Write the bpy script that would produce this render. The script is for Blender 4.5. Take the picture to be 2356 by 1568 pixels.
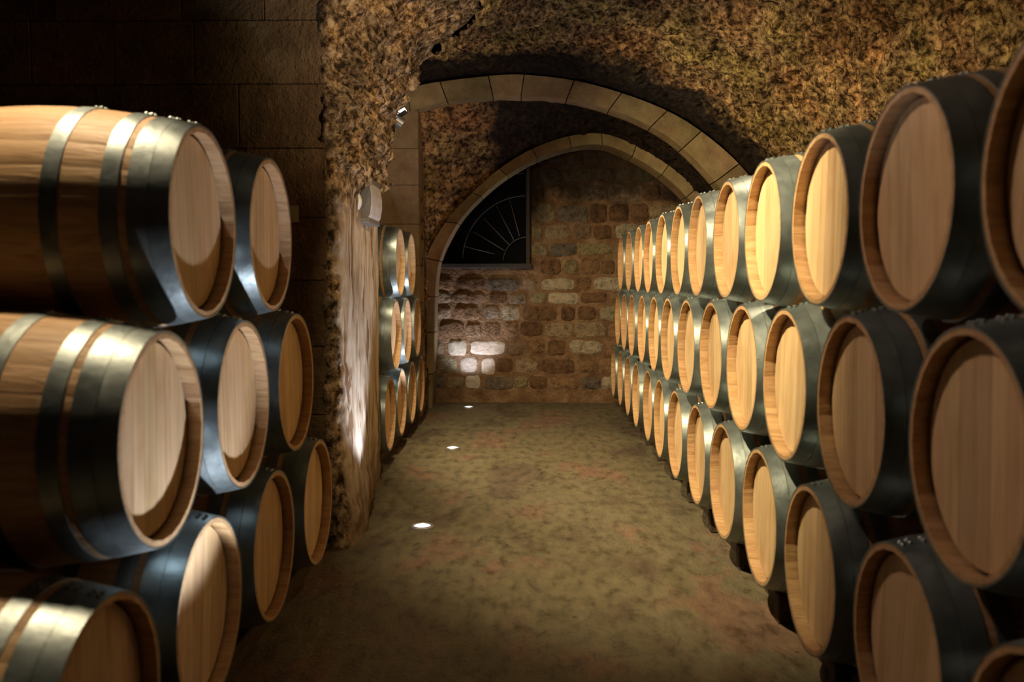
import bpy, bmesh, math, random
from mathutils import Vector, Matrix, noise

random.seed(7)
PI = math.pi
R = math.radians
scene = bpy.context.scene
C = scene.collection
for o in list(bpy.data.objects):
    bpy.data.objects.remove(o, do_unlink=True)

# ------------------------------------------------------------------ camera
FPX, CX, CY = 2060.0, 1178.0, 784.0
CAM = Vector((0.0, 0.0, 1.47))
PITCH, YAW = math.atan(131 / FPX), math.atan(34 / FPX)
cam = bpy.data.cameras.new('camera')
cam.sensor_width = 36.0
cam.lens = 36.0 * FPX / 2356.0
cam.clip_start, cam.clip_end = 0.05, 100
cam.dof.use_dof = True
cam.dof.focus_distance = 6.4
cam.dof.aperture_fstop = 2.2
camo = bpy.data.objects.new('camera', cam)
C.objects.link(camo)
camo.location = CAM
camo.rotation_euler = (PI / 2 - PITCH, 0, YAW)
scene.camera = camo
CAMROT = camo.rotation_euler.to_matrix()


def P(px, py, Y):
    """a point seen at pixel (px, py) of the photograph, at depth Y in the cellar"""
    d = CAMROT @ Vector(((px - CX) / FPX, -(py - CY) / FPX, -1.0))
    return CAM + d * (Y / d.y)


# ------------------------------------------------------------------ world, exposure
w = bpy.data.worlds.new('world')
scene.world = w
w.use_nodes = True
w.node_tree.nodes['Background'].inputs[0].default_value = (0.55, 0.6, 0.8, 1)
w.node_tree.nodes['Background'].inputs[1].default_value = 0.0
vs = scene.view_settings
vs.view_transform = 'Standard'
vs.look = 'None'
vs.exposure = 0.0
vs.gamma = 1.0
vs.use_curve_mapping = False
scene.cycles.max_bounces = 5
scene.cycles.diffuse_bounces = 4
scene.cycles.glossy_bounces = 2
scene.cycles.transmission_bounces = 0
scene.cycles.use_adaptive_sampling = True
scene.cycles.adaptive_threshold = 0.18
scene.cycles.caustics_reflective = False
scene.cycles.sample_clamp_indirect = 4.0

WARM = (1.0, 0.79, 0.46)
WARM2 = (1.0, 0.76, 0.47)
COOL = (0.82, 0.87, 1.0)


def spot(name, loc, target, watt, col, size, blend=0.4, radius=0.03, parent=None):
    l = bpy.data.lights.new(name, 'SPOT')
    l.energy = watt
    l.color = col
    l.spot_size = R(size)
    l.spot_blend = blend
    l.shadow_soft_size = radius
    o = bpy.data.objects.new(name, l)
    C.objects.link(o)
    o.location = loc
    o.rotation_euler = (Vector(target) - Vector(loc)).to_track_quat('-Z', 'Y').to_euler()
    return o


# ------------------------------------------------------------------ helpers
def link(name, me, mat=None, parent=None, loc=None, rot=None):
    o = bpy.data.objects.new(name, me)
    C.objects.link(o)
    if mat is not None and me is not None and not me.materials:
        me.materials.append(mat)
    if parent is not None:
        o.parent = parent
    if loc is not None:
        o.location = loc
    if rot is not None:
        o.rotation_euler = rot
    return o


def tag(o, label=None, cat=None, group=None, kind=None):
    if label:
        o['label'] = label
    if cat:
        o['category'] = cat
    if group:
        o['group'] = group
    if kind:
        o['kind'] = kind
    return o


def mesh(name, verts, faces, smooth=False):
    me = bpy.data.meshes.new(name)
    me.from_pydata([tuple(v) for v in verts], [], faces)
    me.validate()
    bm = bmesh.new()
    bm.from_mesh(me)
    bmesh.ops.recalc_face_normals(bm, faces=bm.faces)
    bm.to_mesh(me)
    bm.free()
    if smooth:
        me.polygons.foreach_set('use_smooth', [True] * len(me.polygons))
    return me


def grid_mesh(name, pts, smooth=True):
    """pts[i][j] vectors"""
    n, m = len(pts), len(pts[0])
    verts = [p for row in pts for p in row]
    faces = [(i * m + j, i * m + j + 1, (i + 1) * m + j + 1, (i + 1) * m + j) for i in range(n - 1) for j in range(m - 1)]
    me = bpy.data.meshes.new(name)
    me.from_pydata([tuple(v) for v in verts], [], faces)
    if smooth:
        me.polygons.foreach_set('use_smooth', [True] * len(me.polygons))
    return me


def bm_box(bm, x0, x1, y0, y1, z0, z1):
    vs_ = [bm.verts.new(c) for c in ((x0, y0, z0), (x1, y0, z0), (x1, y1, z0), (x0, y1, z0), (x0, y0, z1), (x1, y0, z1), (x1, y1, z1), (x0, y1, z1))]
    for f in ((0, 3, 2, 1), (4, 5, 6, 7), (0, 1, 5, 4), (1, 2, 6, 5), (2, 3, 7, 6), (3, 0, 4, 7)):
        bm.faces.new([vs_[i] for i in f])


def bm_mesh(name, bm, bevel=0.0, smooth=False, segs=1):
    if bevel:
        bmesh.ops.bevel(bm, geom=list(bm.edges), offset=bevel, segments=segs, affect='EDGES', clamp_overlap=True)
    bmesh.ops.recalc_face_normals(bm, faces=bm.faces)
    me = bpy.data.meshes.new(name)
    bm.to_mesh(me)
    bm.free()
    if smooth:
        me.polygons.foreach_set('use_smooth', [True] * len(me.polygons))
    return me


def box_mesh(name, x0, x1, y0, y1, z0, z1, bevel=0.0):
    bm = bmesh.new()
    bm_box(bm, x0, x1, y0, y1, z0, z1)
    return bm_mesh(name, bm, bevel)


def tube_pts(bm, pts, r, n=6):
    """a tube along a list of points"""
    rings = []
    for i, p in enumerate(pts):
        p = Vector(p)
        a = Vector(pts[max(0, i - 1)])
        b = Vector(pts[min(len(pts) - 1, i + 1)])
        t = (b - a).normalized()
        up = Vector((0, 0, 1)) if abs(t.z) < 0.9 else Vector((1, 0, 0))
        s = t.cross(up).normalized()
        u = s.cross(t)
        rings.append([bm.verts.new(p + (s * math.cos(2 * PI * k / n) + u * math.sin(2 * PI * k / n)) * r) for k in range(n)])
    for a, b in zip(rings[:-1], rings[1:]):
        for k in range(n):
            bm.faces.new((a[k], a[(k + 1) % n], b[(k + 1) % n], b[k]))
    bm.faces.new(rings[0][::-1])
    bm.faces.new(rings[-1])


def tube_mesh(name, pts, r, n=6):
    bm = bmesh.new()
    tube_pts(bm, pts, r, n)
    return bm_mesh(name, bm, smooth=True)


def lathe_mesh(name, prof, n=32, axis='Z'):
    """closed profile [(r, h)] turned round the axis"""
    verts, faces = [], []
    m = len(prof)
    for k in range(n):
        a = 2 * PI * k / n
        for r, h in prof:
            verts.append((r * math.cos(a), r * math.sin(a), h) if axis == 'Z' else (h, r * math.cos(a), r * math.sin(a)))
    for k in range(n):
        for j in range(m - 1):
            faces.append((k * m + j, ((k + 1) % n) * m + j, ((k + 1) % n) * m + j + 1, k * m + j + 1))
    me = mesh(name, verts, faces)
    return me


def crom(pts, t):
    """Catmull-Rom through pts, t from 0 to len-1"""
    n = len(pts)
    i = min(int(t), n - 2)
    f = t - i
    p0 = pts[i - 1] if i > 0 else pts[0] * 2 - pts[1]
    p1, p2 = pts[i], pts[i + 1]
    p3 = pts[i + 2] if i + 2 < n else pts[-1] * 2 - pts[-2]
    return 0.5 * ((2 * p1) + (p2 - p0) * f + (2 * p0 - 5 * p1 + 4 * p2 - p3) * f * f + (3 * p1 - p0 - 3 * p2 + p3) * f ** 3)


def fbm(p, sc, octv=3):
    v, a, s = 0.0, 1.0, 0.0
    q = p * sc
    for _ in range(octv):
        v += a * noise.noise(q)
        s += a
        a *= 0.55
        q = q * 2.1 + Vector((3.1, 1.7, 5.3))
    return v / s


def smooth(a, b, x):
    t = min(1, max(0, (x - a) / (b - a)))
    return t * t * (3 - 2 * t)


# ------------------------------------------------------------------ materials
class NT:
    def __init__(self, name):
        self.m = bpy.data.materials.new(name)
        self.m.use_nodes = True
        self.t = self.m.node_tree
        self.b = self.t.nodes['Principled BSDF']

    def n(self, typ, **kw):
        nd = self.t.nodes.new(typ)
        for k, v in kw.items():
            setattr(nd, k, v)
        return nd

    def l(self, a, b):
        self.t.links.new(a, b)

    def pos(self, scale=(1, 1, 1), obj=False, rand=False):
        if obj:
            src = self.n('ShaderNodeTexCoord').outputs['Object']
        else:
            src = self.n('ShaderNodeNewGeometry').outputs['Position']
        if rand:
            oi = self.n('ShaderNodeObjectInfo')
            mul = self.n('ShaderNodeMath', operation='MULTIPLY')
            mul.inputs[1].default_value = 37.0
            self.l(oi.outputs['Random'], mul.inputs[0])
            add = self.n('ShaderNodeVectorMath', operation='ADD')
            self.l(src, add.inputs[0])
            self.l(mul.outputs[0], add.inputs[1])
            src = add.outputs[0]
        mp = self.n('ShaderNodeMapping')
        mp.inputs['Scale'].default_value = scale
        self.l(src, mp.inputs['Vector'])
        return mp.outputs[0]

    def noise(self, vec, scale, detail=4, rough=0.55, dist=0.0):
        nd = self.n('ShaderNodeTexNoise')
        nd.inputs['Scale'].default_value = scale
        nd.inputs['Detail'].default_value = detail
        nd.inputs['Roughness'].default_value = rough
        nd.inputs['Distortion'].default_value = dist
        self.l(vec, nd.inputs['Vector'])
        return nd.outputs['Fac']

    def ramp(self, fac, stops):
        nd = self.n('ShaderNodeValToRGB')
        el = nd.color_ramp.elements
        while len(el) < len(stops):
            el.new(0.5)
        for e, (p, c) in zip(el, stops):
            e.position = p
            e.color = (*c, 1) if len(c) == 3 else c
        self.l(fac, nd.inputs[0])
        return nd.outputs[0]

    def mix(self, a, b, fac, blend='MIX'):
        nd = self.n('ShaderNodeMix', data_type='RGBA', blend_type=blend)
        for sock, v in ((nd.inputs[0], fac), (nd.inputs[6], a), (nd.inputs[7], b)):
            if isinstance(v, (int, float)):
                sock.default_value = v
            elif isinstance(v, tuple):
                sock.default_value = (*v, 1)
            else:
                self.l(v, sock)
        return nd.outputs[2]

    def math(self, op, a, b=0.0, clamp=False):
        nd = self.n('ShaderNodeMath', operation=op, use_clamp=clamp)
        for i, v in enumerate((a, b)):
            if isinstance(v, (int, float)):
                nd.inputs[i].default_value = v
            else:
                self.l(v, nd.inputs[i])
        return nd.outputs[0]

    def rng(self, v, a, b, c=0.0, d=1.0):
        nd = self.n('ShaderNodeMapRange')
        for i, x in enumerate((v, a, b, c, d)):
            if isinstance(x, (int, float)):
                nd.inputs[i].default_value = x
            else:
                self.l(x, nd.inputs[i])
        return nd.outputs[0]

    def bump(self, h, dist, strength=1.0):
        nd = self.n('ShaderNodeBump')
        nd.inputs['Distance'].default_value = dist
        nd.inputs['Strength'].default_value = strength
        self.l(h, nd.inputs['Height'])
        self.l(nd.outputs[0], self.b.inputs['Normal'])

    def col(self, c):
        if isinstance(c, tuple):
            self.b.inputs['Base Color'].default_value = (*c, 1)
        else:
            self.l(c, self.b.inputs['Base Color'])

    def set(self, rough=None, metal=None, spec=None):
        if rough is not None:
            if isinstance(rough, (int, float)):
                self.b.inputs['Roughness'].default_value = rough
            else:
                self.l(rough, self.b.inputs['Roughness'])
        if metal is not None:
            self.b.inputs['Metallic'].default_value = metal
        if spec is not None:
            self.b.inputs['Specular IOR Level'].default_value = spec
        return self.m


def mat_rock(name, c0, c1, c2, sc=19.0, dist=0.012, moss=0.6, blacken=None):
    t = NT(name)
    p = t.pos()
    f = t.noise(p, sc, 4, 0.72)
    base = t.ramp(f, [(0.40, c0), (0.50, c1), (0.64, c2)])
    patch = t.noise(p, 3.3, 3, 0.6)
    base = t.mix(base, t.ramp(patch, [(0.34, (0.42, 0.40, 0.38)), (0.5, (0.95, 0.95, 0.95)), (0.66, (1.45, 1.4, 1.3))]), 0.9, 'MULTIPLY')
    g = t.noise(p, 1.7, 2, 0.5)
    tint = t.ramp(g, [(0.35, (1.15, 0.86, 0.72)), (0.52, (1, 1, 1)), (0.66, (0.86, 1.0, 0.62))])
    c = t.mix(base, tint, moss, 'MULTIPLY')
    if blacken:       # rock goes near-black past a noisy edge along one axis
        axis, a, b, amp = blacken
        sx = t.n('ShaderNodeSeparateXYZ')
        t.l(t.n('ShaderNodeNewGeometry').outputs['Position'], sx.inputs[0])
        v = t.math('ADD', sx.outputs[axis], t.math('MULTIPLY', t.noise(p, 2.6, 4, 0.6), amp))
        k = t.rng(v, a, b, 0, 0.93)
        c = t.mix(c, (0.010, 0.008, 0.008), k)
    t.col(c)
    t.bump(f, dist)
    return t.set(0.95, 0, 0.1)


M = {}
M['rock'] = mat_rock('rough_vault_rock', (0.022, 0.013, 0.006), (0.15, 0.092, 0.042), (0.36, 0.25, 0.12), blacken=('Y', 9.05, 9.45, 1.0))
M['rock_far'] = mat_rock('rough_far_rock', (0.03, 0.017, 0.008), (0.19, 0.11, 0.05), (0.42, 0.26, 0.115), 17.0, blacken=('X', -0.22, 0.0, 0.6))
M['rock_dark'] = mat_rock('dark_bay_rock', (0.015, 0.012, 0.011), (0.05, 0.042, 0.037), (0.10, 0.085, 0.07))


def mat_block(name, c0, c1, sc=6.0, dist=0.02):
    t = NT(name)
    p = t.pos()
    f = t.noise(p, sc, 4, 0.6)
    base = t.ramp(f, [(0.3, c0), (0.7, c1)])
    oi = t.n('ShaderNodeObjectInfo')
    v = t.rng(oi.outputs['Random'], 0, 1, 0.75, 1.2)
    g = t.noise(p, 1.3, 2)
    tint = t.ramp(g, [(0.35, (1.1, 0.88, 0.8)), (0.65, (0.92, 1.0, 0.72))])
    c = t.mix(base, tint, 0.6, 'MULTIPLY')
    hs = t.n('ShaderNodeHueSaturation')
    t.l(c, hs.inputs['Color'])
    t.l(v, hs.inputs['Value'])
    t.col(hs.outputs[0])
    f2 = t.noise(p, sc * 7, 3, 0.65)
    t.bump(t.math('ADD', f, t.math('MULTIPLY', f2, 0.5)), dist)
    return t.set(0.9, 0, 0.15)


M['ashlar'] = mat_block('tooled_ashlar_stone', (0.13, 0.085, 0.05), (0.24, 0.165, 0.10), 5.0, 0.03)
M['voussoir'] = mat_block('dressed_arch_stone', (0.22, 0.155, 0.09), (0.36, 0.27, 0.165), 6.0, 0.012)
M['joint'] = mat_block('dark_mortar_bed', (0.05, 0.034, 0.02), (0.09, 0.06, 0.035), 8.0, 0.02)


def mat_rubble():
    t = NT('rubble_stone')
    p = t.pos()
    oi = t.n('ShaderNodeObjectInfo')
    f = t.noise(p, 16, 4, 0.65)
    tone = t.ramp(oi.outputs['Random'], [(0.0, (0.11, 0.06, 0.034)), (0.22, (0.18, 0.105, 0.058)), (0.4, (0.25, 0.15, 0.085)), (0.55, (0.12, 0.10, 0.085)),
                                         (0.68, (0.28, 0.20, 0.135)), (0.82, (0.20, 0.165, 0.09)), (1.0, (0.42, 0.35, 0.27))])
    c = t.mix(tone, t.ramp(f, [(0.28, (0.38, 0.33, 0.28)), (0.52, (1, 1, 1)), (0.75, (1.4, 1.3, 1.15))]), 1.0, 'MULTIPLY')
    sz = t.n('ShaderNodeSeparateXYZ')
    t.l(t.n('ShaderNodeNewGeometry').outputs['Position'], sz.inputs[0])
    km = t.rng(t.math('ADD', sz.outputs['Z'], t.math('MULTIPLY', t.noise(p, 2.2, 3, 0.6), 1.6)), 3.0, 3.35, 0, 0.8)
    c = t.mix(c, (0.012, 0.010, 0.010), km)      # stones turn near-black high on the wall
    t.col(c)
    f2 = t.noise(p, 40, 2, 0.6)
    t.bump(t.math('ADD', f, t.math('MULTIPLY', f2, 0.4)), 0.045)
    return t.set(0.92, 0, 0.12)


M['rubble'] = mat_rubble()


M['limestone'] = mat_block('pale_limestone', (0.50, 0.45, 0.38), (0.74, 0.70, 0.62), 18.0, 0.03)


def mat_mortar():
    t = NT('lime_mortar')
    p = t.pos()
    f = t.noise(p, 7, 4, 0.6)
    c = t.ramp(f, [(0.3, (0.12, 0.066, 0.036)), (0.55, (0.22, 0.13, 0.072)), (0.75, (0.30, 0.20, 0.12))])
    sz = t.n('ShaderNodeSeparateXYZ')
    t.l(t.n('ShaderNodeNewGeometry').outputs['Position'], sz.inputs[0])
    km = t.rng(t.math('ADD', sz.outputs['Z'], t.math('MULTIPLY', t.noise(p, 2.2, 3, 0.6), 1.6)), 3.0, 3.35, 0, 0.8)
    c = t.mix(c, (0.012, 0.010, 0.010), km)      # mortar blackens towards the top, like the stones
    t.col(c)
    t.bump(t.noise(p, 30, 3, 0.6), 0.03)
    return t.set(0.95, 0, 0.1)


M['mortar'] = mat_mortar()


def mat_pillar():
    """rough rock above, worn lime plaster below"""
    t = NT('worn_plaster_and_rock')
    p = t.pos()
    f = t.noise(p, 19, 4, 0.72)
    rock = t.ramp(f, [(0.40, (0.028, 0.018, 0.010)), (0.50, (0.19, 0.125, 0.068)), (0.64, (0.50, 0.38, 0.24))])
    patch2 = t.noise(p, 3.3, 3, 0.6)
    rock = t.mix(rock, t.ramp(patch2, [(0.34, (0.42, 0.42, 0.44)), (0.5, (0.95, 0.95, 0.95)), (0.66, (1.4, 1.25, 1.0))]), 0.9, 'MULTIPLY')
    ps = t.pos((6, 6, 1.9))
    fs = t.noise(ps, 1.6, 6, 0.6, 0.4)
    plaster = t.ramp(fs, [(0.28, (0.24, 0.165, 0.10)), (0.42, (0.43, 0.34, 0.24)), (0.56, (0.60, 0.52, 0.42)), (0.75, (0.70, 0.64, 0.55))])
    # worn brown patches where the plaster has come away
    pp = t.pos((3.2, 3.2, 1.1))
    fp = t.noise(pp, 1.9, 4, 0.55, 0.6)
    patch = t.rng(fp, 0.57, 0.61, 0, 0.9)
    plaster = t.mix(plaster, (0.20, 0.105, 0.045), patch)
    sx = t.n('ShaderNodeSeparateXYZ')
    t.l(t.n('ShaderNodeNewGeometry').outputs['Position'], sx.inputs[0])
    z = t.math('ADD', sx.outputs['Z'], t.math('MULTIPLY', t.noise(p, 4.0, 4), 0.5))
    k = t.rng(z, 2.12, 2.26, 0, 1)
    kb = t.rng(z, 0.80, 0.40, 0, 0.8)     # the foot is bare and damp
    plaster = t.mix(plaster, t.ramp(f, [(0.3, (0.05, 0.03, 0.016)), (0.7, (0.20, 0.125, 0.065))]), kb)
    ke = t.rng(t.math('ADD', sx.outputs['Y'], t.math('MULTIPLY', t.noise(p, 5.0, 4), 0.25)), 5.06, 5.00, 0, 1)
    plaster = t.mix(plaster, rock, ke)
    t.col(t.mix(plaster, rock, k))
    hm = t.rng(k, 0, 1, 0.10, 1.0)
    t.bump(t.math('MULTIPLY', f, hm), 0.014)
    return t.set(0.9, 0, 0.15)


M['pillar'] = mat_pillar()


def mat_floor():
    t = NT('worn_concrete_floor')
    p = t.pos((1.0, 0.55, 1))
    f = t.noise(p, 1.5, 5, 0.6, 0.3)
    c = t.ramp(f, [(0.36, (0.095, 0.070, 0.048)), (0.45, (0.130, 0.110, 0.064)), (0.54, (0.140, 0.118, 0.072)), (0.60, (0.165, 0.105, 0.070))])
    f2 = t.noise(t.pos((1, 0.45, 1)), 14, 4, 0.68)
    c = t.mix(c, t.ramp(f2, [(0.32, (0.52, 0.49, 0.45)), (0.48, (0.95, 0.95, 0.95)), (0.70, (1.30, 1.27, 1.2))]), 1.0, 'MULTIPLY')
    # hairline cracks
    vo = t.n('ShaderNodeTexVoronoi', feature='DISTANCE_TO_EDGE')
    vo.inputs['Scale'].default_value = 0.75
    wv = t.n('ShaderNodeVectorMath', operation='ADD')
    nz = t.n('ShaderNodeTexNoise')
    nz.inputs['Scale'].default_value = 3.0
    nz.inputs['Detail'].default_value = 6
    pp = t.pos()
    t.l(pp, nz.inputs['Vector'])
    t.l(pp, wv.inputs[0])
    t.l(nz.outputs['Color'], wv.inputs[1])
    t.l(wv.outputs[0], vo.inputs['Vector'])
    crack = t.rng(vo.outputs['Distance'], 0.0, 0.008, 0.55, 1.0)
    c = t.mix(c, crack, 0.8, 'MULTIPLY')
    # scattered dark specks
    sp = t.n('ShaderNodeTexVoronoi')
    sp.inputs['Scale'].default_value = 4.0
    t.l(t.pos(), sp.inputs['Vector'])
    c = t.mix((0.05, 0.04, 0.03), c, t.rng(sp.outputs['Distance'], 0.03, 0.06, 0, 1))
    t.col(c)
    f3 = t.noise(t.pos(), 45, 2, 0.65)
    t.bump(t.math('ADD', t.math('MULTIPLY', f2, 0.8), t.math('MULTIPLY', f3, 0.5)), 0.012)
    return t.set(t.rng(f2, 0.3, 0.7, 0.55, 0.85), 0, 0.3)


M['floor'] = mat_floor()


def mat_wood(name, scale, c0, c1, c2, k=(0.84, 1.12), rough=0.55, blotch=0.7):
    t = NT(name)
    p = t.pos(scale, obj=True, rand=True)
    f = t.noise(p, 3.0, 4, 0.62, 0.8)
    c = t.ramp(f, [(0.28, c0), (0.5, c1), (0.72, c2)])
    blot = t.noise(t.pos((2.5, 2.5, 2.5), obj=True, rand=True), 1.6, 2, 0.6)
    c = t.mix(c, t.ramp(blot, [(0.30, (0.80, 0.72, 0.62)), (0.52, (1, 1, 1))]), blotch, 'MULTIPLY')
    oi = t.n('ShaderNodeObjectInfo')
    hs = t.n('ShaderNodeHueSaturation')
    t.l(c, hs.inputs['Color'])
    t.l(t.rng(oi.outputs['Random'], 0, 1, *k), hs.inputs['Value'])
    r2 = t.math('FRACT', t.math('MULTIPLY', oi.outputs['Random'], 7.31))
    t.l(t.rng(r2, 0, 1, 0.494, 0.505), hs.inputs['Hue'])
    t.col(hs.outputs[0])
    t.bump(f, 0.004, 0.6)
    return t.set(rough, 0, 0.35)


M['stave'] = mat_wood('oak_stave', (1.2, 16, 16), (0.40, 0.24, 0.115), (0.56, 0.36, 0.185), (0.66, 0.46, 0.26), (0.95, 1.04), 0.55, 0.4)
M['board'] = mat_wood('oak_head_board', (16, 16, 0.7), (0.58, 0.385, 0.20), (0.73, 0.52, 0.29), (0.80, 0.61, 0.36), (0.80, 1.08))
M['rail'] = mat_wood('dark_rail_timber', (14, 1.0, 14), (0.03, 0.02, 0.013), (0.06, 0.04, 0.025), (0.10, 0.07, 0.045), rough=0.8)


def mat_hoop():
    t = NT('galvanised_hoop_steel')
    p = t.pos((1, 1, 1), obj=True, rand=True)
    f = t.noise(p, 9, 5, 0.6)
    t.col(t.ramp(f, [(0.3, (0.20, 0.238, 0.24)), (0.7, (0.32, 0.37, 0.372))]))
    t.set(t.rng(f, 0.3, 0.7, 0.32, 0.48), 0.75, 0.5)
    t.bump(t.noise(p, 30, 3), 0.002, 0.5)
    return t.m


M['hoop'] = mat_hoop()


def mat_plain(name, c, rough=0.6, metal=0.0, emit=None, es=0.0):
    t = NT(name)
    f = t.noise(t.pos(obj=True), 12, 4)
    t.col(t.mix(c, tuple(x * 0.8 for x in c), t.rng(f, 0.35, 0.65)))
    t.set(rough, metal)
    if emit:
        t.b.inputs['Emission Color'].default_value = (*emit, 1)
        t.b.inputs['Emission Strength'].default_value = es
    return t.m


M['steel'] = mat_plain('brushed_steel', (0.55, 0.55, 0.56), 0.4, 0.8)
M['grey'] = mat_plain('grey_lamp_housing', (0.20, 0.19, 0.19), 0.5)
M['diffuser'] = mat_plain('milky_diffuser', (0.62, 0.61, 0.66), 0.35)
M['white'] = mat_plain('white_reflector', (0.85, 0.85, 0.87), 0.4)
M['black'] = mat_plain('black_lamp_body', (0.02, 0.02, 0.02), 0.5)
M['glow'] = mat_plain('lit_lamp_lens', (0.9, 0.9, 0.9), 0.3, 0, (0.86, 0.93, 1.0), 9.0)
M['glow_ring'] = mat_plain('lit_glass_ring', (0.8, 0.85, 0.9), 0.25, 0, (0.80, 0.90, 1.0), 1.6)
M['glow_warm'] = mat_plain('lit_warm_lens', (0.9, 0.9, 0.9), 0.3, 0, (1.0, 0.80, 0.5), 9.0)
M['iron'] = mat_plain('rusty_iron', (0.16, 0.14, 0.125), 0.6, 0.2)
M['dark_pane'] = mat_plain('dark_window_pane', (0.004, 0.004, 0.006), 0.4)
M['dark_pane'].node_tree.nodes['Principled BSDF'].inputs['Specular IOR Level'].default_value = 0.02
M['frame_wood'] = mat_plain('weathered_frame_wood', (0.045, 0.038, 0.034), 0.8)
M['paper'] = mat_plain('yellowed_paper', (0.50, 0.43, 0.28), 0.8)
M['cable'] = mat_plain('grey_cable', (0.30, 0.28, 0.26), 0.6)

# ------------------------------------------------------------------ arch curves (seen on their own planes)
Y1, Y1B, Y2, YB = 9.70, 9.98, 10.60, 11.0
A1_out = [P(*q, Y1) for q in ((862, 232), (937, 204), (1012, 188), (1124, 175), (1206, 172), (1321, 185), (1430, 214), (1535, 255), (1613, 302), (1700, 377), (1768, 465), (1812, 560))]
A1_in = [P(*q, Y1) for q in ((868, 285), (944, 256), (1029, 233), (1134, 221), (1199, 220), (1304, 227), (1402, 251), (1498, 291), (1571, 341), (1645, 418), (1704, 500), (1745, 590))]
A2_out = [P(*q, Y2) for q in ((980, 945), (979, 860), (978, 765), (977, 680), (981, 594), (1025, 511), (1086, 443), (1149, 388), (1225, 342), (1309, 313), (1384, 307), (1464, 335), (1538, 380), (1600, 435), (1660, 515), (1697, 610), (1708, 720))]
A2_in = [P(*q, Y2) for q in ((995, 945), (996, 860), (999, 765), (1001, 683), (1011, 600), (1053, 513), (1108, 451), (1167, 403), (1236, 364), (1315, 338), (1386, 333), (1455, 359), (1523, 401), (1580, 453), (1636, 528), (1672, 615), (1684, 720))]

# ------------------------------------------------------------------ structure: floor
XF = [i * 0.1 for i in range(-34, 31)]
YF = [-2.6 + i * 0.1 for i in range(0, 138)]
floor = link('floor', grid_mesh('floor', [[Vector((x, y, 0.012 * fbm(Vector((x, y, 0)), 1.3, 2))) for y in YF] for x in XF]), M['floor'])
tag(floor, 'worn brown and olive concrete cellar floor', 'floor', kind='structure')

# ------------------------------------------------------------------ structure: main vault
XC, ZS, RV = 0.76, 2.07, 1.85


def secA(u):
    if u < 0.24:
        return Vector((XC + RV, 0, u / 0.24 * ZS))
    a = (u - 0.24) / 0.76 * R(127)
    return Vector((XC + RV * math.cos(a), 0, ZS + RV * math.sin(a)))


LB = [Vector((2.86, 0, 0.0)), Vector((2.86, 0, 1.1))] + [Vector((p.x, 0, p.z)) + Vector((p.x + 0.1, 0, p.z - 0.6)).normalized() * 0.0 for p in A1_out[::-1]]


def secB(u):
    return crom(LB, u * (len(LB) - 1))


def rough(p, nrm, amp, key=0.0, lumps=0.0):
    q = p + Vector((key, 0, 0))
    d = fbm(q, 2.2, 3) * 1.3 + 0.8 * fbm(q, 7.0, 2)
    if lumps:
        v = noise.voronoi(q * 15.0 + Vector((0.4, 0.4, 0.4)) * noise.noise(q * 9.0))[0]
        w_ = noise.noise(q * 34.0)
        d += lumps * ((v[0] - 0.42) * 1.5 + 0.35 * w_)
    return p + nrm * (amp * d)


# sections are close together where the vault is in view
us = [0.235 * i / 14 for i in range(14)] + [0.235 + 0.60 * i / 235 for i in range(235)] + [0.835 + 0.165 * i / 40 for i in range(41)]
NU = len(us) - 1
ys = [-2.6 + 0.16 * i for i in range(42)] + [4.1 + 0.08 * i for i in range(6)] + [4.58 + 0.0185 * i for i in range(278)]
ys = sorted(set(round(y, 3) for y in ys if y < 9.70)) + [9.70, 9.82]
rows = []
for y in ys:
    t = smooth(6.7, 9.6, y)
    sec = []
    for i in range(NU + 1):
        u = us[i]
        p = secA(u) * (1 - t) + secB(u) * t
        p.y = y
        sec.append(p)
    row = []
    for i in range(NU + 1):
        a, b = sec[max(0, i - 1)], sec[min(NU, i + 1)]
        d = (b - a)
        n = Vector((-d.z, 0, d.x)).normalized()
        row.append(rough(sec[i], n, 0.075 * (0.25 + 0.75 * smooth(9.7, 9.1, y)), 0.0, 0.6 if y > 4.2 else 0.0) + n * (-0.03 * smooth(9.0, 9.6, y)))
    rows.append(row)
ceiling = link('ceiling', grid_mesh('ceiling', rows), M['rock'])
tag(ceiling, 'rough tufa rock barrel vault over the cellar aisle', 'vault', kind='structure')
# bay vaults on the aisle's open side
eA = secA(1.0)
for y0, y1, kind in ((-2.6, 4.95, 0), (6.5, 9.82, 1)):
    rws = []
    for i in range(41):
        y = y0 + (y1 - y0) * i / 40
        t = smooth(6.7, 9.6, y)
        e = secA(1.0) * (1 - t) + secB(1.0) * t
        row = []
        for j in range(41):
            s = j / 40
            p = Vector((e.x + (-3.5 - e.x) * s, y, e.z - 0.05 * s))
            row.append(rough(p, Vector((0, 0, 1)), 0.05))
        rws.append(row)
    link('bay_vault', grid_mesh('bay_vault', rws), M['rock'] if kind else M['rock_dark'], ceiling)

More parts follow.
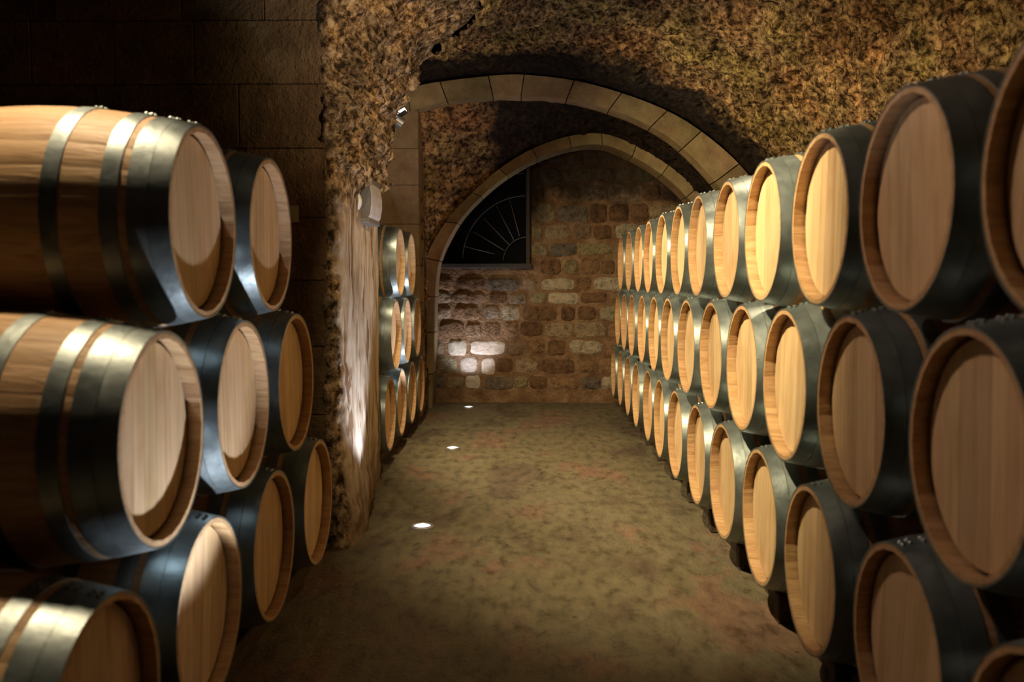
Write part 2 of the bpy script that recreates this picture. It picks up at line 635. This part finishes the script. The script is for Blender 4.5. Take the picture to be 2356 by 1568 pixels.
# second, lower vault between the two stone arches
sB = [Vector((-1.165, 0, 0)), Vector((-1.165, 0, 0.8)), Vector((-1.17, 0, 1.7)), Vector((-1.19, 0, 2.5)), Vector((-1.22, 0, 3.1))] + [Vector((p.x, 0, p.z + 0.04)) for p in A1_in[1:]] + [Vector((2.75, 0, 1.0)), Vector((2.8, 0, 0))]
sC = [Vector((p.x - 0.0, 0, p.z + 0.0)) for p in A2_out] + [Vector((A2_out[-1].x, 0, 0.4))]
rows = []
for i in range(41):
    y = Y1B - 0.08 + (Y2 + 0.06 - Y1B + 0.08) * i / 40
    t = i / 40
    row = []
    for j in range(301):
        u = j / 300
        p = crom(sB, u * (len(sB) - 1)) * (1 - t) + crom(sC, u * (len(sC) - 1)) * t
        p.y = y
        c = Vector((0.7, y, 1.2))
        row.append(rough(p, (p - c).normalized(), 0.06 * smooth(0, 0.15, t) * smooth(1, 0.85, t) + 0.01, 7.7, 0.5))
    rows.append(row)
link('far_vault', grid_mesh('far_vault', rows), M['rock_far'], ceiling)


# ------------------------------------------------------------------ stone arches, voussoir by voussoir
def arch(name, outer, inner, y0, y1, label, proud):
    root = bpy.data.objects.new(name, None)
    C.objects.link(root)
    root.location = ((outer[0].x + outer[-1].x) / 2, y0, 0)
    tag(root, label, 'arch', kind='structure')
    n = 5
    for i in range(len(outer) - 1):
        bm = bmesh.new()
        rings = []
        off = random.uniform(-proud, proud)
        for k in range(n + 1):
            t = i + 0.012 + (0.976) * k / n
            a, b = crom(outer, t), crom(inner, t)
            rings.append([bm.verts.new((v.x, y, v.z)) for v, y in ((a, y0 + off), (b, y0 + off), (b, y1), (a, y1))])
        for r0, r1 in zip(rings[:-1], rings[1:]):
            for k in range(4):
                bm.faces.new((r0[k], r0[(k + 1) % 4], r1[(k + 1) % 4], r1[k]))
        bm.faces.new(rings[0][::-1])
        bm.faces.new(rings[-1])
        edges = [e for e in bm.edges if len(e.link_faces) == 2 and e.calc_face_angle(0) > 0.6]
        bmesh.ops.bevel(bm, geom=edges, offset=0.008, segments=1, affect='EDGES')
        me = bm_mesh('voussoir', bm)
        o = link('voussoir', me, M['voussoir'], root)
        o.matrix_parent_inverse = Matrix.Translation(-root.location)
    return root


arch('trim_1', A1_out, A1_in, Y1, Y1B, 'wide low arch of dressed stone blocks spanning the aisle above the barrels', 0.006)
arch('trim_2', A2_out, A2_in, Y2, YB + 0.02, 'smaller round stone arch framing the rubble end wall', 0.012)

# ------------------------------------------------------------------ back wall with single stones
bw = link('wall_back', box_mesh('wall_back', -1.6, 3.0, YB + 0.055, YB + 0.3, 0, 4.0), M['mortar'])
tag(bw, 'rubble stone end wall with mortar joints under the arch', 'wall', kind='structure')


def stone_mesh(seed):
    """a rounded rough stone face, 1 x 1 in x and z, about 1 deep"""
    rnd = random.Random(seed)
    off = Vector((seed * 3.7, seed * 1.3, 0))
    nx, nz = 8, 5
    verts, faces = [], []
    for i in range(nx + 1):
        for j in range(nz + 1):
            u, v = i / nx * 2 - 1, j / nz * 2 - 1
            # squircle outline
            m = (abs(u) ** 4 + abs(v) ** 4) ** 0.25
            k = max(abs(u), abs(v))
            s = (k / m) if m > 1e-6 else 1
            x, z = u * s, v * s
            edge = max(abs(u), abs(v))
            d = (1 - edge ** 6)
            y = -d * (0.75 + 0.5 * noise.noise(Vector((x * 1.6, z * 1.6, 0)) + off))
            x += 0.10 * noise.noise(Vector((u * 1.5, v * 1.5, 3)) + off)
            z += 0.16 * noise.noise(Vector((u * 1.5, v * 1.5, 9)) + off)
            verts.append((x * 0.5, y + 0.25, z * 0.5))
    m_ = nz + 1
    for i in range(nx):
        for j in range(nz):
            faces.append((i * m_ + j, (i + 1) * m_ + j, (i + 1) * m_ + j + 1, i * m_ + j + 1))
    me = mesh('stone', verts, faces, True)
    me.materials.append(M['rubble'])
    return me


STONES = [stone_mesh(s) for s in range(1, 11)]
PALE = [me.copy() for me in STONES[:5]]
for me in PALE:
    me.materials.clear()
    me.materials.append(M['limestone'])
win_l, win_r = P(1012, 600, YB).x, P(1219, 600, YB).x
win_b = P(1100, 606, YB).z
rs = random.Random(11)
z = 0.17
row_i = 0
while z < 3.45:
    hgt = rs.uniform(0.135, 0.19) if z < 2.2 else rs.uniform(0.17, 0.24)
    x = -1.35 + rs.uniform(-0.2, 0.0)
    while x < 2.65:
        wd = rs.choice((rs.uniform(0.20, 0.30), rs.uniform(0.30, 0.42), rs.uniform(0.16, 0.22)))
        gap = rs.uniform(0.018, 0.06)
        xc, zc = x + wd / 2, z + hgt / 2 + rs.uniform(-0.012, 0.012)
        hh = hgt * rs.uniform(0.82, 1.02)
        inwin = xc + wd / 2 > win_l - 0.5 and xc - wd / 2 < win_r - 0.01 and zc + hgt / 2 > win_b - 0.02
        if xc - wd / 2 < win_r and xc + wd / 2 > win_r and zc + hgt / 2 > win_b:
            # shorten the stone that would run into the window
            nx0 = win_r + 0.03
            wd2 = x + wd - nx0
            if wd2 > 0.1:
                xc, wd, inwin = nx0 + wd2 / 2, wd2, False
                x = nx0
        if not inwin:
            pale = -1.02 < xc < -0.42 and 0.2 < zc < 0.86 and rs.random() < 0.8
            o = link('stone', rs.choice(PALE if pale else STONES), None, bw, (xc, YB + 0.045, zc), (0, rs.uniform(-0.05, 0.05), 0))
            o.scale = (wd * 1.04 * rs.choice((-1, 1)), rs.uniform(0.02, 0.045), hh * 1.05)
        x += wd + gap
    z += hgt + rs.uniform(0.018, 0.045)
    row_i += 1

# ------------------------------------------------------------------ the walled-up lunette window with its iron fan
win = bpy.data.objects.new('window_1', None)
C.objects.link(win)
fc = P(1213, 600, YB - 0.02)
win.location = (fc.x, YB, win_b)
tag(win, 'half fanlight window with iron spokes beside the rubble stones', 'window', kind='structure')


def wpart(name, me, mat):
    o = link(name, me, mat, win)
    o.matrix_parent_inverse = Matrix.Translation(-win.location)
    return o


# dark glass set back, timber post and sill in front
wpart('pane', box_mesh('pane', win_l - 0.4, win_r, YB + 0.03, YB + 0.045, win_b, 3.4), M['dark_pane'])
wpart('window_post', box_mesh('window_post', win_r - 0.045, win_r, YB - 0.03, YB + 0.05, win_b - 0.03, 3.05, 0.004), M['frame_wood'])
wpart('window_sill', box_mesh('window_sill', win_l - 0.02, win_r + 0.02, YB - 0.05, YB + 0.05, win_b - 0.055, win_b, 0.006), M['frame_wood'])


def polar(r, a):
    return Vector((fc.x - r * math.cos(a), YB - 0.02, fc.z + r * math.sin(a)))


for rad, a1 in ((0.29, 88), (0.79, 88), (1.06, 88)):
    wpart('iron_ring', tube_mesh('iron_ring', [polar(rad, R(2 + (a1 - 2) * k / 24)) for k in range(25)], 0.0042), M['iron'])
for px0, py0, px1, py1 in ((1066, 566, 1138, 584), (1090, 533, 1161, 576), (1113, 502, 1173, 564), (1142, 473, 1183, 553), (1170, 449, 1195, 542)):
    wpart('iron_spoke', tube_mesh('iron_spoke', [P(px0, py0, YB - 0.02), P(px1, py1, YB - 0.02)], 0.0042), M['iron'])
for a in (12, 28, 46, 64):
    wpart('iron_tie', tube_mesh('iron_tie', [polar(0.96, R(a)), polar(1.06, R(a))], 0.004), M['iron'])


# ------------------------------------------------------------------ stone pillar beside the aisle (rough corner, worn plaster)
path = [(-1.22, 5.02), (-1.15, 4.94), (-1.10, 4.875), (-1.055, 4.885), (-1.02, 4.96), (-1.005, 5.1), (-1.015, 5.35), (-1.03, 5.6), (-1.045, 5.85), (-1.06, 6.1), (-1.075, 6.35), (-1.085, 6.52), (-1.11, 6.60), (-1.2, 6.64), (-1.5, 6.66), (-2.2, 6.66), (-3.3, 6.66)]
pv = [Vector((a, b, 0)) for a, b in path]
SS = []
for i in range(len(pv) - 1):
    L = (pv[i + 1] - pv[i]).length
    k = max(2, int(min(L, 0.6) / 0.017)) if i < 13 else max(4, int(L / 0.08))
    SS += [i + j / k for j in range(k)]
SS.append(len(pv) - 1)
rows = []
NZ = 240
for s in SS:
    p0 = crom(pv, s)
    a, b = crom(pv, max(0, s - 0.05)), crom(pv, min(len(pv) - 1, s + 0.05))
    d = (b - a).normalized()
    nrm = Vector((d.y, -d.x, 0))
    row = []
    for k in range(NZ + 1):
        zz = 3.78 * k / NZ
        h = max(0, zz - ZS)
        fl = RV - math.sqrt(max(0.01, RV * RV - h * h))
        tt = smooth(4.9, 6.55, p0.y) ** 0.9
        p = Vector((p0.x + fl * tt, p0.y, zz))
        foot = smooth(0.8, 0.0, zz) * 0.05 * smooth(6.3, 5.0, p0.y)
        up = smooth(1.98 + 0.15 * fbm(p, 3.0, 2), 2.12 + 0.15 * fbm(p, 3.0, 2), zz)
        corner = smooth(5.06, 4.93, p0.y)
        amp = 0.010 + 0.075 * up * smooth(1.0, 4.5, s) + 0.016 * corner * (1 - up) + 0.02 * smooth(0.7, 0.1, zz)
        p = rough(p, nrm, amp, 3.3, 0.75 * max(up, 0.4 * corner)) + nrm * (foot + 0.035 * up * smooth(4.9, 5.15, p0.y))
        row.append(p)
    rows.append(row)
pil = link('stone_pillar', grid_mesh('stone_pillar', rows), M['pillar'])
tag(pil, 'thick aisle pillar of crumbling rock above worn whitewashed plaster', 'pillar', kind='structure')


def ashlar(parent, x0, x1, z1, y, course, seed, depth=0.3, mat='ashlar'):
    """coursed blocks facing the camera, each one an object of its own"""
    r_ = random.Random(seed)
    z = 0.0
    while z < z1 - 0.05:
        h = course * r_.uniform(0.92, 1.08)
        if z + h > z1:
            h = z1 - z
        x = x1
        first = True
        while x > x0 + 0.05:
            wd = r_.uniform(0.42, 0.8) * (0.6 if first and r_.random() < 0.5 else 1)
            first = False
            xa = max(x0, x - wd)
            fr = y - r_.uniform(0.0, 0.005)
            bm = bmesh.new()
            bm_box(bm, xa + 0.0015, x - 0.0015, fr, y + depth, z + 0.0015, z + h - 0.0015)
            me = bm_mesh('stone_block', bm, 0.005)
            o = link('stone_block', me, M[mat], parent)
            o.matrix_parent_inverse = parent.matrix_world.inverted()
            x = xa
        z += h


ashlar(pil, -3.5, -1.085, 3.75, 4.875, 0.36, 5)
pil2 = link('stone_pillar', box_mesh('stone_pillar', -3.4, -1.19, 9.80, 10.9, 0, 3.5), M['joint'])
tag(pil2, 'far pillar of squared stone blocks beside the end wall', 'pillar', kind='structure')
ashlar(pil2, -3.4, -1.168, 3.36, 9.72, 0.42, 9, 0.5, 'voussoir')
# a timber post edge showing dark along the far pillar
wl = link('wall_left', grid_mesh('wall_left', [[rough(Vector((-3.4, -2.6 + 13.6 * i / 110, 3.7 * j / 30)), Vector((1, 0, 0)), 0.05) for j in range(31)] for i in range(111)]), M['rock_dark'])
tag(wl, 'dark rough rock wall behind the short barrel stacks', 'wall', kind='structure')
wf = link('wall_front', grid_mesh('wall_front', [[rough(Vector((-3.5 + 6.4 * i / 40, -2.55, 4.0 * j / 30)), Vector((0, 1, 0)), 0.05) for j in range(31)] for i in range(41)]), M['rock'])
tag(wf, 'rough rock wall closing the near end of the cellar', 'wall', kind='structure')

# ------------------------------------------------------------------ barrels
BL, RB, RE = 0.95, 0.3535, 0.2935
NST = 26


def br(s):
    return RB - (RB - RE) * (abs(2 * s / BL)) ** 1.9


def stave_geo(ang0=0.0):
    """one stave, local axis X, origin on the barrel axis; outer face towards +Z at ang0=0"""
    half = PI / NST
    verts, faces = [], []
    ss = [-0.475, -0.430, -0.36, -0.27, -0.18, -0.09, 0, 0.09, 0.18, 0.27, 0.36, 0.430, 0.475]
    prof = ((-0.995, -0.0006), (-0.93, 0.0), (0.0, 0.0), (0.93, 0.0), (0.995, -0.0006))
    m = 7
    for s in ss:
        r = br(s)
        ro = [r + d for _, d in prof]
        an = [a * half for a, _ in prof]
        # the chime: the inside is bevelled out to the rim
        e = max(0.0, (abs(s) - 0.36) / 0.115)
        ri = r - 0.029 + (0.012 * e)
        if abs(s) > 0.474:
            ro = [x - 0.003 for x in ro]
        for a, q in list(zip(an, ro)) + [(0.992 * half, ri), (-0.992 * half, ri)]:
            verts.append((s, q * math.sin(a + ang0), q * math.cos(a + ang0)))
    for i in range(len(ss) - 1):
        for k in range(m):
            faces.append((i * m + k, i * m + (k + 1) % m, (i + 1) * m + (k + 1) % m, (i + 1) * m + k))
    faces.append(tuple(range(m)))
    faces.append(tuple((len(ss) - 1) * m + k for k in range(m))[::-1])
    return verts, faces


v, f = stave_geo()
ME_STAVE = mesh('stave', v, f)
ME_STAVE.materials.append(M['stave'])
V, F = [], []
for k in range(NST):
    v, f = stave_geo(2 * PI * k / NST)
    F += [tuple(i + len(V) for i in q) for q in f]
    V += v
ME_BODY = mesh('body', V, F)
ME_BODY.materials.append(M['stave'])

HR, HX = 0.2675, 0.475 - 0.043
NBO = 7


def board_geo(i, n=NBO):
    """board i of the head facing +X; boards stand upright"""
    ws = [1.0, 1.15, 0.9, 1.1, 0.95, 1.1, 1.0]
    tot = sum(ws)
    a = -HR + 2 * HR * sum(ws[:i]) / tot
    b = a + 2 * HR * ws[i] / tot
    a, b = a + 0.0006, b - 0.0006
    k = 5
    ysn = [a + (b - a) * j / k for j in range(k + 1)]
    top = [(y, math.sqrt(max(0.0, HR * HR - y * y))) for y in ysn]
    outline = top + [(y, -z) for y, z in top[::-1]]
    n_ = len(outline)
    verts = [(HX, y, z) for y, z in outline] + [(HX - 0.02, y, z) for y, z in outline]
    faces = [tuple(range(n_)), tuple(range(2 * n_ - 1, n_ - 1, -1))] + [(j, n_ + j, n_ + (j + 1) % n_, (j + 1) % n_) for j in range(n_)]
    return verts, faces


ME_BOARD = []
V, F = [], []
for i in range(NBO):
    v, f = board_geo(i)
    me = mesh('head_board', v, f)
    me.materials.append(M['board'])
    ME_BOARD.append(me)
    F += [tuple(j + len(V) for j in q) for q in f]
    V += v
ME_HEAD = mesh('head', V, F)
ME_HEAD.materials.append(M['board'])


def hoop_mesh(s0, s1):
    """hoop between distances s0..s1 from the +X end, with two rivets on top"""
    n = 56
    xs = [0.475 - s0 + (0.001 if s0 == 0 else 0), 0.475 - (s0 + s1) / 2, 0.475 - s1]
    verts, faces = [], []
    prof = [(br(x) + 0.0030, x) for x in xs] + [(br(x) - 0.001, x) for x in xs[::-1]]
    m = len(prof)
    for k in range(n):
        a = 2 * PI * k / n
        for r, x in prof:
            verts.append((x, r * math.sin(a), r * math.cos(a)))
    for k in range(n):
        for j in range(m):
            faces.append((k * m + j, k * m + (j + 1) % m, ((k + 1) % n) * m + (j + 1) % m, ((k + 1) % n) * m + j))
    # the lapped end of the strip, then the rivet heads through it
    x0, x1 = 0.475 - s0 - 0.004, 0.475 - s1 + 0.004
    for dx in (0.28, 0.72):
        xr = x0 + (x1 - x0) * dx
        for da in (-0.035, 0.035):
            rr = br(xr) + 0.003
            c = Vector((xr, rr * math.sin(da), rr * math.cos(da)))
            b0 = len(verts)
            for q, hgt in ((0.0075, -0.002), (0.0070, 0.0035), (0.0040, 0.0065)):
                for k in range(6):
                    verts.append((c.x + q * math.cos(k * PI / 3), c.y + q * math.sin(k * PI / 3), c.z + hgt))
            for lv in range(2):
                for k in range(6):
                    faces.append((b0 + lv * 6 + k, b0 + lv * 6 + (k + 1) % 6, b0 + lv * 6 + 6 + (k + 1) % 6, b0 + lv * 6 + 6 + k))
            faces.append(tuple(b0 + 12 + k for k in range(6)))
    me = mesh('hoop', verts, faces)
    me.polygons.foreach_set('use_smooth', [True] * len(me.polygons))
    me.materials.append(M['hoop'])
    try:
        me.set_sharp_from_angle(angle=R(35))
    except Exception:
        pass
    return me


HOOPS = [hoop_mesh(0.0, 0.054), hoop_mesh(0.0555, 0.110), hoop_mesh(0.133, 0.180), hoop_mesh(0.289, 0.335)]
for me in (ME_STAVE, ME_BODY):
    me.polygons.foreach_set('use_smooth', [True] * len(me.polygons))
    try:
        me.set_sharp_from_angle(angle=R(30))
    except Exception:
        pass

rb = random.Random(3)
RT = RB


def barrel(xend, y, zc, face, label, group, near):
    """xend: x of the visible rim; face=-1 looks to -X, +1 to +X"""
    root = bpy.data.objects.new('wine_barrel', None)
    C.objects.link(root)
    jx = rb.uniform(-0.008, 0.008)
    root.location = (xend - face * BL / 2 + jx, y, zc - RT)
    root.rotation_euler = (0, 0, (0 if face > 0 else PI) + R(rb.uniform(-0.5, 0.5)))
    tag(root, label, 'barrel', group)
    c = (0, 0, RT)
    roll = rb.uniform(0, 2 * PI / NST)
    if near:
        for k in range(NST):
            link('stave', ME_STAVE, None, root, c, (2 * PI * k / NST + roll, 0, 0))
        hr = R(rb.uniform(-7, 7))
        for i in range(NBO):
            link('head_board', ME_BOARD[i], None, root, c, (hr, 0, 0))
    else:
        link('body', ME_BODY, None, root, c, (roll, 0, 0))
        link('head', ME_HEAD, None, root, c, (R(rb.uniform(-7, 7)), 0, 0))
    link('back_head', ME_HEAD, None, root, c, (0, 0, PI))
    for me in HOOPS:
        link('hoop', me, None, root, c, (R(rb.uniform(-3, 3)), 0, 0))
        link('hoop', me, None, root, c, (R(rb.uniform(-3, 3)), 0, PI))
    return root


ORD = ['first', 'second', 'third', 'fourth', 'fifth', 'sixth', 'seventh', 'eighth', 'ninth', 'tenth', 'eleventh', 'twelfth', 'thirteenth']
SP = 0.716
XR = 1.0
HTOP, HMID, HBOT = 1.47 + 0.222, 1.47 - 0.392, 1.47 - 1.008
for nm, zc, y0, cnt in (('bottom', HBOT, 1.70, 13), ('middle', HMID, 2.058, 12), ('top', HTOP, 1.70, 12)):
    for k in range(cnt):
        y = y0 + SP * k
        barrel(XR, y, zc, -1, '%s oak barrel from the camera end in the %s tier of the long stack' % (ORD[k], nm), 'barrels in the long stack along the aisle', y < 5.6)

# the two barrels beside the camera that carry the near end of the stack
for nm, zc, y in (('bottom', HBOT, 0.984), ('middle', HMID, 1.342)):
    barrel(XR, y, zc, -1, 'oak barrel beside the camera closing the %s tier of the long stack' % nm, 'barrels in the long stack along the aisle', False)

XL = -1.0
for nm, z0, ysl in (('bottom', -1.040, (2.07, 2.785, 3.50, 4.215)), ('middle', -0.425, (2.4275, 3.1425, 3.8575)), ('top', 0.190, (2.785, 3.50))):
    for k, y in enumerate(ysl):
        barrel(XL, y, 1.47 + z0, 1, '%s oak barrel from the camera in the %s tier of the stack before the pillar' % (ORD[k], nm), 'barrels stacked in front of the pillar', True)

XL2 = -1.10
for nm, z0, ysl in (('bottom', -1.045, (7.15, 7.866, 8.582, 9.298)), ('middle', -0.428, (7.508, 8.224, 8.94)), ('top', 0.19, (7.866, 8.582))):
    for k, y in enumerate(ysl):
        barrel(XL2, y, 1.47 + z0, 1, '%s oak barrel from the pillar in the %s tier of the recessed far stack' % (ORD[k], nm), 'barrels stacked in the recess beyond the pillar', False)


# rails and chocks under the stacks
def chock_mesh(w_, h_, d_):
    bm = bmesh.new()
    prof = ((-w_, 0), (w_, 0), (w_ * 0.45, h_), (-w_ * 0.45, h_))
    a = [bm.verts.new((-d_, y, z_)) for y, z_ in prof]
    b = [bm.verts.new((d_, y, z_)) for y, z_ in prof]
    bm.faces.new(a[::-1])
    bm.faces.new(b)
    for k in range(4):
        bm.faces.new((a[k], a[(k + 1) % 4], b[(k + 1) % 4], b[k]))
    me = bm_mesh('wooden_chock', bm, 0.004)
    me.materials.append(M['rail'])
    return me


CH = chock_mesh(0.085, 0.105, 0.05)


def rails(xa, xb, y0, y1, zc, ysl, lab, grp, which):
    for x, wh in ((xa, 'front'), (xb, 'rear')):
        s = abs(abs(x - which) - BL / 2)
        top = zc - br(max(0.0, s - 0.055)) - 0.008
        o = link('timber_rail', box_mesh('timber_rail', -0.055, 0.055, y0 - y0, y1 - y0, 0.0, top, 0.006), M['rail'], None, (x, y0, 0.0))
        tag(o, 'dark %s timber rail on the floor under %s' % (wh, lab), 'rail')
        for i, y in enumerate(ysl):
            c = link('wooden_chock', CH, None, None, (x, y, top))
            tag(c, '%s wooden chock from the camera on the %s rail under %s' % (ORD[i], wh, lab), 'chock', grp)


BLK = box_mesh('wooden_block', -0.03, 0.03, -0.035, 0.035, 0.0, HBOT - br(0.31) - 0.008, 0.005)
BLK.materials.append(M['rail'])
for k in range(13):
    o = link('wooden_block', BLK, None, None, (1.12, 1.70 + SP * k, 0.0))
    tag(o, '%s small dark block from the camera under the front rims of the long stack' % ORD[k], 'block', 'blocks under the rims of the long stack')
rails(1.20, 1.78, 0.6, 10.62, HBOT, [1.70 + SP * (k + 0.5) for k in range(12)], 'the long stack', 'chocks under the long stack', XR)
rails(-1.16, -1.78, 1.75, 4.55, 0.43, [2.07 + 0.715 * (k + 0.5) for k in range(3)], 'the stack before the pillar', 'chocks under the stack before the pillar', XL)
rails(-1.24, -1.88, 6.85, 9.6, 0.425, [7.15 + SP * (k + 0.5) for k in range(3)], 'the recessed far stack', 'chocks under the recessed far stack', XL2)


# ------------------------------------------------------------------ lamps
def floor_light(x, y, label, watt, tilt=0.0, size=90, blend=0.42):
    root = bpy.data.objects.new('recessed_floor_light', None)
    C.objects.link(root)
    root.location = (x, y, 0.0)
    tag(root, label, 'floor light', 'recessed floor lights along the aisle')
    link('trim_ring', lathe_mesh('trim_ring', [(0.050, 0.012), (0.053, 0.017), (0.064, 0.017), (0.070, 0.012), (0.070, -0.02), (0.050, -0.02), (0.050, 0.012)], 36), M['steel'], root)
    link('glass', lathe_mesh('glass', [(0.0, 0.014), (0.030, 0.014), (0.050, 0.013), (0.050, 0.004), (0.0, 0.004)], 32), M['glow_ring'], root)
    link('led_lens', lathe_mesh('led_lens', [(0.0, 0.0165), (0.022, 0.0165), (0.026, 0.0145), (0.0, 0.0145)], 24), M['glow'], root)
    s = spot('floor_light_beam', (x, y, 0.03), (x - 0.001, y + tilt, 1), watt, COOL, size, blend, 0.022)
    s.parent = root
    s.matrix_parent_inverse = Matrix.Translation(-root.location)
    return root


floor_light(-0.57, 0.12, 'added fill uplight in the aisle nearest the camera', 110)  # out of view; added in line with the row for bounced fill light
floor_light(-0.60, 2.72, 'round floor uplight beside the stack before the pillar', 85)
floor_light(-0.63, 5.32, 'lit round floor uplight beside the foot of the plastered pillar', 85)
floor_light(-0.66, 7.91, 'lit round floor uplight beside the recessed far stack', 85)
floor_light(-0.69, 10.57, 'lit round floor uplight at the foot of the rubble end wall', 75, 0.40, 76, 0.95)


def spotlight(loc, target, mount, label, watt, col, size, blend, radius=0.03, mat='glow_warm'):
    root = bpy.data.objects.new('spotlight', None)
    C.objects.link(root)
    loc = Vector(loc)
    root.location = loc
    tag(root, label, 'spotlight')
    d = (Vector(target) - loc).normalized()
    q = d.to_track_quat('Z', 'Y').to_euler()
    link('lamp_can', lathe_mesh('lamp_can', [(0.0, -0.13), (0.045, -0.13), (0.058, -0.10), (0.062, 0.0), (0.056, 0.0), (0.054, -0.03), (0.0, -0.03)], 24), M['black'], root, (0, 0, 0), q)
    link('lens', lathe_mesh('lens', [(0.0, -0.012), (0.052, -0.012), (0.052, -0.02), (0.0, -0.02)], 20), M[mat], root, (0, 0, 0), q)
    br_ = link('bracket', tube_mesh('bracket', [Vector((0, 0, 0)) - d * 0.08, (Vector(mount) - loc) * 0.5 - d * 0.04, Vector(mount) - loc], 0.009), M['black'], root)
    s = spot('spotlight_beam', loc + d * 0.012, Vector(target), watt, col, size, blend, radius)
    s.parent = root
    s.matrix_parent_inverse = Matrix.Translation(-root.location)
    return root


# A: from above the near stack on to the long stack
spotlight((-0.60, 2.85, 3.20), (1.0, 5.0, 1.40), (-0.48, 2.85, 3.62), 'black spotlight hung above the stack before the pillar', 900, WARM, 86, 0.9)
# H: beside it, turned back on to the near end of the long stack
spotlight((-0.68, 3.05, 3.12), (1.0, 1.75, 1.05), (-0.55, 3.05, 3.6), 'black spotlight hung above the near stack and turned back towards the camera', 68, (1.0, 0.72, 0.55), 74, 0.95)
# D: down on to the backs of the near stack
spotlight((-1.55, 2.78, 3.28), (-1.40, 2.1, 1.2), (-1.55, 2.80, 3.6), 'black spotlight hung over the middle of the side bay', 180, WARM2, 54, 0.5, 0.07)
# E: down on to the floor of the aisle
spotlight((1.28, 5.0, 3.70), (0.55, 4.5, 0.0), (1.28, 5.0, 3.92), 'black downlight fixed high on the vault above the aisle', 95, WARM2, 52, 0.85)
# G: across the aisle on to the rock of the pillar
spotlight((2.05, 2.6, 3.05), (-0.75, 6.1, 2.75), (2.32, 2.6, 3.12), 'black spotlight fixed on the vault over the long stack', 360, WARM2, 42, 0.6)
# B: twin floodlight behind the pillar
fl = bpy.data.objects.new('floodlight', None)
C.objects.link(fl)
FP = P(922, 272, 7.05)
fl.location = FP
tag(fl, 'bright twin floodlight fixed on the pillar edge under the wide arch', 'floodlight')
link('lit_panel', box_mesh('lit_panel', -0.045, 0.045, -0.05, 0.05, -0.006, 0.006, 0.002), M['glow'], fl, (0.0, 0, 0.045), (0, R(-32), 0))
link('panel_housing', box_mesh('panel_housing', -0.042, 0.042, -0.048, 0.048, -0.022, -0.006, 0.003), M['black'], fl, (0.003, 0, 0.043), (0, R(-32), 0))
dB = (Vector((1.0, 7.8, 1.35)) - FP).normalized()
qB = dB.to_track_quat('Z', 'Y').to_euler()
link('round_lamp', lathe_mesh('round_lamp', [(0.0, -0.09), (0.03, -0.09), (0.042, -0.06), (0.045, 0.0), (0.040, 0.0), (0.038, -0.02), (0.0, -0.02)], 24), M['steel'], fl, (0.01, 0, -0.045), qB)
link('lens', lathe_mesh('lens', [(0.0, -0.010), (0.037, -0.010), (0.037, -0.016), (0.0, -0.016)], 20), M['glow_warm'], fl, (0.01, 0, -0.045), qB)
link('bracket', tube_mesh('bracket', [(0.0, 0.0, 0.04), (-0.02, -0.1, 0.03), (-0.05, -0.55, 0.0)], 0.008), M['grey'], fl)
link('cable', tube_mesh('cable', [(-0.035, 0, 0.02), (-0.045, -0.05, -0.02), (-0.07, -0.2, -0.06), (-0.09, -0.5, -0.09)], 0.004), M['cable'], fl)
sB_ = spot('floodlight_beam', FP + Vector((0.01, 0, -0.045)) + dB * 0.02, (1.0, 7.8, 1.35), 380, WARM, 128, 0.5, 0.035)
sB_.parent = fl
sB_.matrix_parent_inverse = Matrix.Translation(-FP)
sB2 = spot('floodlight_upper_beam', FP + Vector((-0.01, 0, 0.06)), FP + Vector((-0.05, 1.6, 0.5)), 45, WARM2, 70, 0.8, 0.04)
sB2.parent = fl
sB2.matrix_parent_inverse = Matrix.Translation(-FP)

# unlit emergency lamp on the pillar
em = bpy.data.objects.new('wall_lamp', None)
C.objects.link(em)
E0 = P(852, 462, 5.62)
em.location = E0
tag(em, 'grey wall lamp with a bowed milky cover fixed on the pillar', 'wall lamp')
bm = bmesh.new()
prof = [(-0.07, -0.135), (0.0, -0.135), (0.022, -0.09), (0.033, -0.03), (0.033, 0.03), (0.022, 0.09), (0.0, 0.135), (-0.07, 0.135)]


def extr(name, prof, y0, y1):
    bm = bmesh.new()
    a = [bm.verts.new((x, y0, z_)) for x, z_ in prof]
    b = [bm.verts.new((x, y1, z_)) for x, z_ in prof]
    n_ = len(prof)
    bm.faces.new(a)
    bm.faces.new(b[::-1])
    for k in range(n_):
        bm.faces.new((a[k], a[(k + 1) % n_], b[(k + 1) % n_], b[k]))
    return bm_mesh(name, bm, 0.002)


link('housing', extr('housing', [(-0.10, -0.112), (0.0, -0.112), (0.014, -0.09), (0.022, -0.03), (0.022, 0.03), (0.014, 0.09), (0.0, 0.112), (-0.10, 0.112)], -0.10, 0.30), M['grey'], em)
link('cover', extr('cover', [(0.004, -0.112), (0.016, -0.09), (0.027, -0.03), (0.027, 0.03), (0.016, 0.09), (0.004, 0.112), (-0.002, 0.112), (0.012, 0.03), (0.012, -0.03), (-0.002, -0.112)], -0.092, 0.292), M['diffuser'], em)
for sg in (-1, 1):
    link('end_strip', box_mesh('end_strip', -0.10, 0.008, -0.105, 0.305, -0.014, 0.014, 0.003), M['grey'], em, (0, 0, sg * 0.126))
sn = lathe_mesh('round_reflector', [(0.0, -0.02), (0.045, -0.02), (0.075, 0.02), (0.080, 0.05), (0.070, 0.06), (0.0, 0.06)], 28)
link('round_reflector', sn, M['white'], em, (-0.085, -0.16, -0.02), (R(90), 0, R(-12)))

# paper label on the dark pier face
o = link('paper_label', box_mesh('paper_label', -0.026, 0.026, -0.002, 0.0, -0.045, 0.045), M['paper'], None, P(677, 492, 4.858))
tag(o, 'small yellowed paper label stuck on the stone blocks', 'label')
